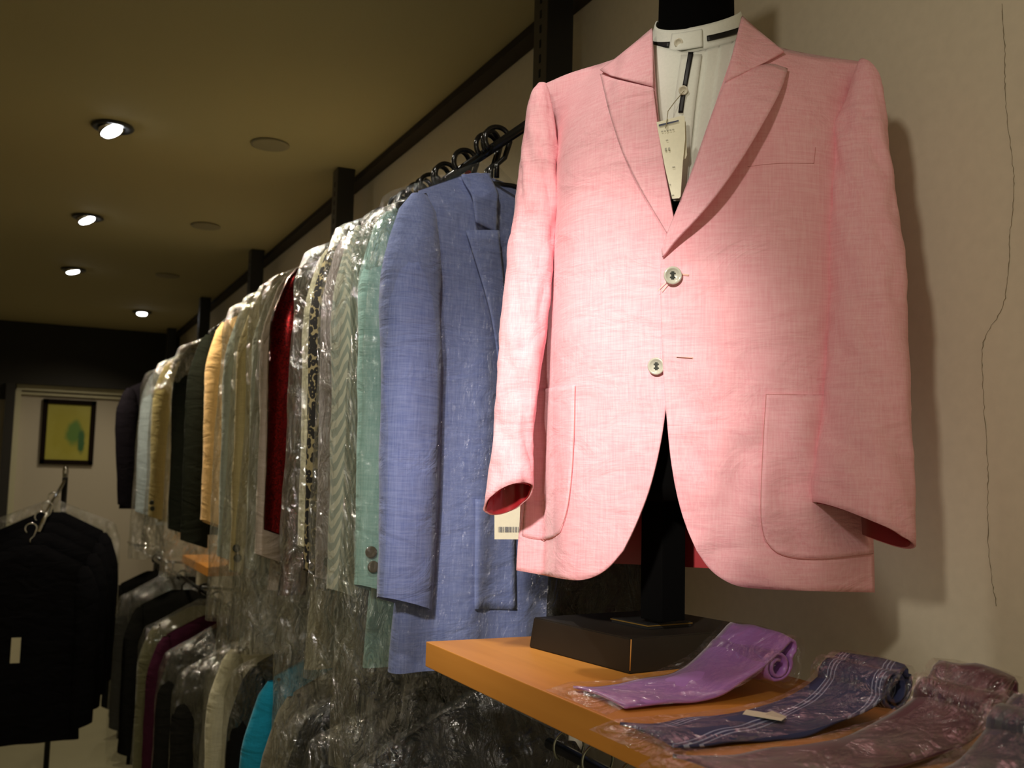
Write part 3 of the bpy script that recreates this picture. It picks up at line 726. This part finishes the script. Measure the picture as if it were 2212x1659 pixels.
# side seams joining back to front (under the sleeves)
for nm, pts, sgn in (('side_panel', [(1863, 140), (1855, 400), (1850, 600), (1862, 850), (1880, 1050), (1889, 1274)], 1), ('side_panel', [(1168, 190), (1160, 450), (1150, 600), (1135, 800), (1130, 950), (1118, 1228)], -1)):
    rr = []
    for p in resample(pts, 30):
        a = proj(p[0], p[1], -.001); u = (a-AX)@UU; b = loc3(sgn*.208, -.050, a[2])
        mid = (a+b)/2
        rr.append([Vector(q-ORG) for q in (a, (a+mid)/2, mid, (mid+b)/2, b)])
    grid(nm, rr, M_PINK, pj)

# mannequin
mq = empty('mannequin', (AX[0], AX[1], -.225), 'headless black mannequin on a dark square base, wearing shirt and pink jacket', 'mannequin')
MO = np.array([AX[0], AX[1], -.225])
def ringloop(cu, cf, ru, rf, z, n=36):
    return [Vector(loc3(cu+ru*math.cos(2*math.pi*k/n), cf+rf*math.sin(2*math.pi*k/n), z)-MO) for k in range(n)]
rows = [ringloop(-.03, 0, .02, .02, -.02)] + [ringloop(0, 0, a, b, z) for z, a, b in ((-.018, .10, .05), (.0, .135, .065), (.1, .150, .072), (.25, .145, .070), (.40, .165, .074), (.48, .165, .066), (.53, .120, .052), (.565, .070, .047), (.60, .0500, .0480), (.66, .0490, .0480), (.74, .0490, .0480), (.745, .046, .045), (.746, .01, .01))]
grid('torso', rows, M_FORM, mq, closed=True, caps=True)
pb = onZ(1431, 1345, -.177)
bmp = bmesh.new(); add_box(bmp, (-.0205, -.0205, 0), (.0205, .0205, .19), .002)
po = bm_obj('pole', bmp, M_FORM, mq); po.location = tuple(pb-MO+np.array([0, 0, .004])); po.rotation_euler = (0, 0, math.radians(8))
bc = onZ(1360, 1457, -.225)
def quadbox(name, c0, ang, wx, wy, z0, z1, mat, bev, taper=0):
    """box whose front-left-bottom corner is c0, turned by ang"""
    ax_ = np.array([math.cos(ang), math.sin(ang), 0]); ay = np.array([-math.sin(ang), math.cos(ang), 0]); vs = []
    for z_, tp in ((z0, 0), (z1, taper)):
        for a_, b_ in ((0, 0), (1, 0), (1, 1), (0, 1)):
            p = c0 + ax_*(wx*a_ + tp*(1-2*a_)) + ay*(wy*b_ + tp*(1-2*b_)); vs.append(Vector((p[0]-MO[0], p[1]-MO[1], z_-MO[2])))
    bm = bmesh.new(); V = [bm.verts.new(v) for v in vs]
    for f_ in ((3, 2, 1, 0), (4, 5, 6, 7), (0, 1, 5, 4), (1, 2, 6, 5), (2, 3, 7, 6), (3, 0, 4, 7)): bm.faces.new([V[i] for i in f_])
    bmesh.ops.bevel(bm, geom=list(bm.edges), offset=bev, segments=2, affect='EDGES')
    return bm_obj(name, bm, mat, mq)
ANG = math.radians(7)
quadbox('base_box', np.array([bc[0], bc[1], 0]), ANG, .235, .215, -.225, -.184, M_BASE, .0015, .004)
pc = onZ(1400, 1361, -.184)
quadbox('base_plate', np.array([pc[0], pc[1], 0]), ANG, .075, .075, -.184, -.177, M_POST, .0008)
quadbox('plate_edging', np.array([pc[0]-.001, pc[1]-.001, 0]), ANG, .077, .077, -.1800, -.1785, M_GOLD, .0003)
tube('worn_corner', [Vector((bc[0]-MO[0]+.0012, bc[1]-MO[1]+.0012, .004)), Vector((bc[0]-MO[0]+.0035, bc[1]-MO[1]+.0035, .026)), Vector((bc[0]-MO[0]+.0048, bc[1]-MO[1]+.0048, .040))], .0008, M_WORN, mq, 6)

# shirt
shs = empty('shirt', tuple(ORG), 'white collarless shirt with black ribbon stripes under the pink jacket', 'shirt')
def spatch(name, *a, mat=M_SHIRT, **k): return patch(name, *a, mat=mat, parent=shs, **k)
P = coons([(1396, 92), (1440, 104), (1492, 116), (1550, 100), (1612, 80)], [(1455, 434), (1490, 434)], [(1396, 92), (1398, 200), (1415, 320), (1455, 434)], [(1612, 80), (1580, 200), (1530, 320), (1490, 434)], 50, 60)
rows = []
for r in P:
    row = []
    for q, s, t in r:
        pl = 0
        if q[0] > 1500:   # pin-tuck pleats on the wearer's left
            ph = (q[0]-1500+ (q[1]-110)*.12) % 27
            pl = .0022*(1-ph/27)
        row.append(Vector(proj(q[0], q[1], -.017+pl+.0015*noise.noise(Vector((q[0]*.02, q[1]*.008, 0))), False)-ORG))
    rows.append(row[::-1])
solid(grid('shirt_front', rows, M_SHIRT, shs), .0015)
patch('placket', [(1471, 118), (1516, 117)], [(1445, 430), (1482, 430)], [(1471, 118), (1452, 250), (1445, 430)], [(1516, 117), (1498, 250), (1482, 430)], 24, 6, -.0135, M_SHIRT, shs, .0015, -1, False)
patch('ribbon_stripe', [(1487, 112), (1498, 112)], [(1474, 186), (1484, 186)], [(1487, 112), (1474, 186)], [(1498, 112), (1484, 186)], 12, 4, -.0118, M_RIBBON, shs, .001, -1, False)
patch('ribbon_stripe', [(1471, 200), (1481, 200)], [(1465, 243), (1475, 243)], [(1471, 200), (1465, 243)], [(1481, 200), (1475, 243)], 8, 4, -.0118, M_RIBBON, shs, .001, -1, False)
# stand collar round the neck, dipping at the front
zf = planeN(1492, 58, .058)[2]; zl = planeN(1412, 46, 0)[2]; zr_ = planeN(1601, 24, 0)[2]
zbf = planeN(1492, 114, .064)[2]
def collar_pt(a, h, r):   # a: angle from the front toward image right
    s_ = math.sin(a); c_ = math.cos(a)
    side = zr_ if s_ > 0 else zl
    top_ = zf*max(0, c_)**1.0 + side*(1-max(0, c_)) if c_ > 0 else side+.004*(-c_)
    zz = top_ - h*(zf-zbf)
    rr = r + .010*h
    return loc3(.002+rr*s_, rr*c_*.98, zz)
rows = []
for i in range(9):
    h = i/8; rows.append([Vector(collar_pt(math.radians(-180+360*k/72), h, .0560+(.0012 if k > 36 else 0))-ORG) for k in range(73)])
solid(grid('collar_band', rows, M_SHIRT, shs), .0018, 1)
for a0, a1 in ((-78, -19), (24, 84)):
    rows = [[Vector(collar_pt(math.radians(a0+(a1-a0)*k/16), h, .0592)-ORG) for k in range(17)] for h in (.50, .57, .64, .70)]
    solid(grid('ribbon_stripe', rows, M_RIBBON, shs), .0008, 0)
rows = [[Vector(collar_pt(math.radians(-18+37*k/14), .18+.72*i/8*(1-.0*k), .0595)-ORG) for k in range(15)] for i in range(9)]
solid(grid('collar_tab', rows, M_SHIRT, shs), .0010, 0)
for bx, by_, dl in ((1482, 88, None), (1476, 195, -.010)):
    c = (collar_pt(math.radians(-7), .60, .061) if dl is None else proj(bx, by_, dl, False))-ORG
    lathe('shirt_button', [(.0005, .0006), (.0032, .0006), (.0042, .0016), (.0056, .0016), (.0058, 0), (.004, -.001), (.0005, -.001)], plain('pearl_button', (.75, .72, .60), .25), shs, 20, c, -ray(bx, by_))
# shirt tags on a string
def card(pts, dl, label, marks):
    Q = [proj(p[0], p[1], dl, False) for p in pts]; o_ = Q[0]
    t = empty('hang_tag', tuple(o_), label, 'tag')
    solid(mesh('card', [q-o_ for q in Q], [tuple(range(len(Q)))[::-1]], M_CARD, t, False), .0006, -1)
    for nm, mt, quads in marks:
        bm = bmesh.new()
        for qd in quads: bm.faces.new([bm.verts.new(Vector(proj(p[0], p[1], dl+.0014, False)-o_)) for p in qd])
        bm_obj(nm, bm, mt, t)
    return t, o_
t_, o_ = card([(1418, 264), (1476, 249), (1479, 253), (1480, 300), (1475, 350), (1470, 424), (1467, 428), (1452, 429), (1436, 360)], .012, 'long cream hang tag with a dark line on the white shirt front',
     [('dark_line', M_INK, [[(1423, 269), (1466, 259), (1466, 262), (1423, 273)]]),
      ('small_print', M_INKG, [[(1428+k*6, 283-k), (1432+k*6, 282-k), (1432+k*6, 284-k), (1428+k*6, 285-k)] for k in range(5)] + [[(1438, 302), (1443, 301), (1443, 303), (1438, 304)]] + [[(1436+k*7, 320-k), (1440+k*7, 319-k), (1440+k*7, 325-k), (1436+k*7, 326-k)] for k in range(2)] + [[(1452, 360), (1458, 359), (1458, 361), (1452, 362)], [(1446, 398), (1449, 397), (1449, 399), (1446, 400)], [(1450, 421), (1456, 420), (1456, 422), (1450, 423)]])])
tube('tag_string', [Vector(proj(p[0], p[1], d_, False)-o_) for p, d_ in (((1438, 277), .016), ((1441, 258), .014), ((1443, 240), .008), ((1456, 222), .002), ((1472, 203), -.006), ((1478, 196), -.008))], .0005, plain('tag_cord', (.30, .26, .16), .7), t_, 6)
card([(1476, 262), (1481, 262), (1484, 335), (1481, 342), (1474, 344)], .006, 'second cream hang tag tucked behind the long one', [])

# ------------------------------------------------------------------ wrapped ties on the shelf
def tie(yn, yf, prof, mat, label, filmlabel, matcol_in, skew=0, tail=.0):
    """strip running toward the wall, rising over its own roll; prof = (x, z) of the near edge"""
    t = empty('necktie', (prof[0][0], yn, -.225), label, 'tie', 'wrapped ties on the shelf')
    o_ = np.array([prof[0][0], yn, -.225])
    pr = resample(prof, 70); rows = []
    for i, p in enumerate(pr):
        a = i/69; wv = .0025*math.sin(a*16)*(a < .8)
        n = 10; row = []
        for k in range(n+1):
            s = k/n; yy = yn+(yf-yn)*s + skew*a
            row.append(Vector((p[0], yy, p[1]+wv*math.sin(s*5+a*7)+.003*math.sin(math.pi*s)*(a < .7)+.0045*noise.noise(Vector((a*9, s*3.2, yn*20)))*min(1, a*8)*(a < .72)))-Vector(o_))
        rows.append(row)
    solid(grid('tie_blade', rows, mat, t), .0028, 0)
    # inner roll
    cx, cz = prof[-1]
    ft = empty('tie_sleeve', (prof[0][0], yn, -.225), filmlabel, 'plastic sleeve', 'clear sleeves around the ties')
    rows = []
    for i, p in enumerate(pr):
        a = i/69; nx = pr[min(i+1, 69)]-pr[max(i-1, 0)]; nrm = np.array([-nx[1], nx[0]]); nrm /= max(1e-9, np.linalg.norm(nrm))
        row = []
        for k in range(13):
            s = -.10+1.2*k/12; yy = yn+(yf-yn)*s+skew*a
            w_ = .0035+.0022*noise.noise(Vector((a*18, s*5, yn*30)))+.0030*math.sin(math.pi*max(0, min(1, s)))*(a < .7)
            q = p+nrm*w_; row.append(Vector((q[0], yy, max(q[1], -.2245)))-Vector(o_))
        rows.append(row)
    e0 = pr[0]; rows = [[Vector((v.x-.028+.0*k, v.y, .0012)) for k, v in enumerate(rows[0])]] + rows
    grid('film', rows, M_FILM2, ft)
    return t
def spiral(x, z, r0, turns, a0, n=28, shrink=.55):
    out = []
    for k in range(n):
        a = a0 - 2*math.pi*turns*k/(n-1); r = r0*(1-(1-shrink)*k/(n-1)); out.append((x+r*math.cos(a), z+r*math.sin(a)))
    return out
S0 = -.2225
def tie_prof(pts, Y, curl_c, r):
    P = [tuple(onY(x, y, Y)[[0, 2]]) for x, y in pts]
    P = [(a, max(b, S0)) for a, b in P]
    c = onY(curl_c[0], curl_c[1], Y)
    c = (c[0], max(c[2], S0+r+.002))
    return P + [(P[-1][0]+.006, P[-1][1]-.008), (P[-1][0]+.005, P[-1][1]-.018)] + spiral(c[0], c[1], r, 1.9, math.radians(30), 34, .35)
def yat(x, y): return onZ(x, y, -.2235)[1]
M_T1 = plain('purple_satin', (.47, .20, .66), .34, bscale=30, spec=.4)
M_T2 = striped('blue_striped_silk', (.040, .048, .14), (.36, .40, .62), 'tie')
M_T3 = plain('plum_silk', (.075, .014, .032), .4, bscale=30)
M_T4 = plain('navy_silk', (.03, .035, .07), .4, bscale=30)
for b_ in (M_T1, M_T3, M_T4): b_.node_tree.nodes['Principled BSDF'].inputs['Sheen Weight'].default_value = .3
Y1 = yat(1430, 1527); 
tie(Y1, Y1+.105, tie_prof([(1350, 1528), (1450, 1524), (1540, 1505), (1600, 1478), (1650, 1440), (1690, 1400), (1712, 1372)], Y1, (1682, 1440), .020), M_T1, 'rolled purple satin tie on the wooden shelf', 'clear sleeve around the purple tie', None)
Y2 = yat(1560, 1612)
tie(Y2, Y2+.085, tie_prof([(1455, 1612), (1560, 1608), (1700, 1590), (1800, 1565), (1885, 1530), (1925, 1480), (1952, 1436)], Y2, (1935, 1490), .022), M_T2, 'dark blue tie with pale diagonal stripes, second on the shelf', 'clear sleeve around the blue striped tie', None)
Y3 = yat(1760, 1690)
tie(Y3, Y3+.080, tie_prof([(1590, 1692), (1760, 1685), (1900, 1660), (2020, 1630), (2110, 1590), (2160, 1520), (2188, 1458)], Y3, (2165, 1540), .022), M_T3, 'plum coloured tie, third on the shelf', 'clear sleeve around the plum tie', None)
Y4 = Y3-.115
tie(Y4, Y4+.085, tie_prof([(1900, 1790), (2100, 1780), (2220, 1740), (2320, 1680), (2380, 1600), (2410, 1540)], Y4, (2380, 1620), .022), M_T4, 'dark navy tie cut off at the right picture edge', 'clear sleeve around the navy tie', None)
# paper label on the striped tie
qs = [onZ(x, y, -.2125) for x, y in ((1612, 1533), (1655, 1540), (1668, 1536), (1700, 1548), (1688, 1557), (1604, 1543))]
lb = mesh('paper_label', [q-qs[0] for q in qs], [tuple(range(6))[::-1]], M_CARD, None, False, tuple(qs[0]))
solid(lb, .0004, 0); tag(lb, 'small cream paper label on the sleeve of the striped tie', 'label')

# ------------------------------------------------------------------ far end: picture, stand with dark jackets
pf = empty('framed_picture', (.315, 8.118, .047), 'framed yellow-green picture on the far grey wall', 'picture')
def fb(bm, x0, x1, z0, z1, y0=-.03, y1=0): add_box(bm, (x0, y0, z0), (x1, y1, z1), .003)
bm = bmesh.new(); wv = .18; H = .475; b_ = .034
fb(bm, -wv, wv, 0, b_); fb(bm, -wv, wv, H-b_, H); fb(bm, -wv, -wv+b_, 0, H); fb(bm, wv-b_, wv, 0, H)
bm_obj('frame', bm, plain('dark_frame', (.010, .006, .004), .9, spec=.1), pf)
mt, n, b = nt('picture_print'); tc = n.nodes.new('ShaderNodeTexCoord')
def ell(cx, cz, rx, rz_):
    mp = n.nodes.new('ShaderNodeMapping'); mp.inputs['Location'].default_value = (-cx/rx, 0, -cz/rz_); mp.inputs['Scale'].default_value = (1/rx, 0, 1/rz_)
    n.links.new(tc.outputs['Object'], mp.inputs[0]); ln = n.nodes.new('ShaderNodeVectorMath'); ln.operation = 'LENGTH'; n.links.new(mp.outputs[0], ln.inputs[0])
    nz = n.nodes.new('ShaderNodeTexNoise'); nz.inputs['Scale'].default_value = 14; n.links.new(tc.outputs['Object'], nz.inputs['Vector'])
    ad = n.nodes.new('ShaderNodeMath'); ad.operation = 'ADD'; n.links.new(ln.outputs['Value'], ad.inputs[0]); n.links.new(nz.outputs['Fac'], ad.inputs[1])
    mr = n.nodes.new('ShaderNodeMapRange'); mr.inputs[1].default_value = 1.2; mr.inputs[2].default_value = 1.7; mr.inputs[3].default_value = 1; mr.inputs[4].default_value = 0
    n.links.new(ad.outputs[0], mr.inputs[0]); return mr
prev = (.36, .33, .04, 1); last = None
for cx, cz, rx, rz_, c in ((.0, .25, .13, .19, (.32, .29, .02, 1)), (.04, .23, .06, .09, (.08, .18, .02, 1)), (.09, .18, .025, .09, (.02, .10, .02, 1))):
    e = ell(cx, cz, rx, rz_); mx = n.nodes.new('ShaderNodeMix'); mx.data_type = 'RGBA'; mx.inputs[7].default_value = c
    if last: n.links.new(last.outputs[2], mx.inputs[6])
    else: mx.inputs[6].default_value = prev
    n.links.new(e.outputs[0], mx.inputs[0]); last = mx
n.links.new(last.outputs[2], b.inputs['Base Color']); b.inputs['Roughness'].default_value = .5
box('print', (-wv+b_, -.012, b_), (wv-b_, -.006, H-b_), mt, pf)

st = empty('clothes_stand', (.20, 5.15, FLOOR), 'floor stand with a sloping chrome arm, holding dark jackets', 'clothes stand')
Hs = -FLOOR
tube('pole', [(0, 0, .03), (0, 0, Hs-.03)], .0125, M_POST, st, 14)
arm = [(0, 0, Hs-.04), (-.005, -.06, Hs-.05), (-.06, -.22, Hs-.15), (-.105, -.38, Hs-.26)]
tube('sloping_arm', [tuple(p) for p in arm], .008, M_CHROME, st, 12)
lathe('finial', [(.001, -.03), (.012, -.028), (.014, 0), (.010, .02), (.001, .024)], M_CHROME, st, 16, (0, 0, Hs-.0))
bm = bmesh.new()
for a in (0, 90, 180, 270):
    add_box(bm, (-.01, .0, 0), (.01, .28, .02)); 
    for v in bm.verts[-8:]: v.co = Matrix.Rotation(math.radians(a+20), 3, 'Z') @ v.co
bm_obj('foot', bm, M_POST, st)
ST = [(.150, 4.93, -.125, 'rearmost dark jacket on the sloping arm of the stand'), (.125, 4.86, -.165, 'dark jacket third from the front on the stand'), (.10, 4.78, -.205, 'dark jacket second from the front on the stand'), (.065, 4.69, -.25, 'front dark jacket on the stand with a small pale paper tag')]
for k, (x, y, z, lb) in enumerate(ST):
    t = empty('coat_hanger', (x, y, z), 'chrome-hooked hanger on the stand, carrying the '+lb.split(' on the ')[0], 'hanger', 'hangers on the floor stand')
    R = .022; pts = [(-R*math.cos(math.radians(a)), 0, .008+R*math.sin(math.radians(a))) for a in range(-50, 181, 16)]
    tube('hook', pts+[(R*.6, 0, -.022), (0, 0, -.036), (0, 0, -.06)], .003, M_CHROME, t, 8)
    tube('shoulder_bar', [(-.17+.34*q/8, 0, -.072-.5*max(0, abs(-.17+.34*q/8)-.05)) for q in range(9)], .006, M_HOOK, t, 8)
    jacket('suit_jacket', x, y, z, cl('navy_black_cloth', (.006, .006, .008)), lb, group='dark jackets on the floor stand', seed=80+k, L=.86, SL=.66, thick=.03, W=.225, sw=.05)
bag(.150, 4.97, -.10, 'clear cover rising behind the dark jackets on the stand', seed=90, L=.55, W=.29, T=.03)
q0 = onY(25, 1378, 4.62); q1 = onY(42, 1432, 4.62)
pt = box('paper_tag', (q0[0], 4.620, q1[2]), (q1[0], 4.6212, q0[2]), M_CARD); tag(pt, 'small pale paper tag on the front dark jacket of the stand', 'tag')
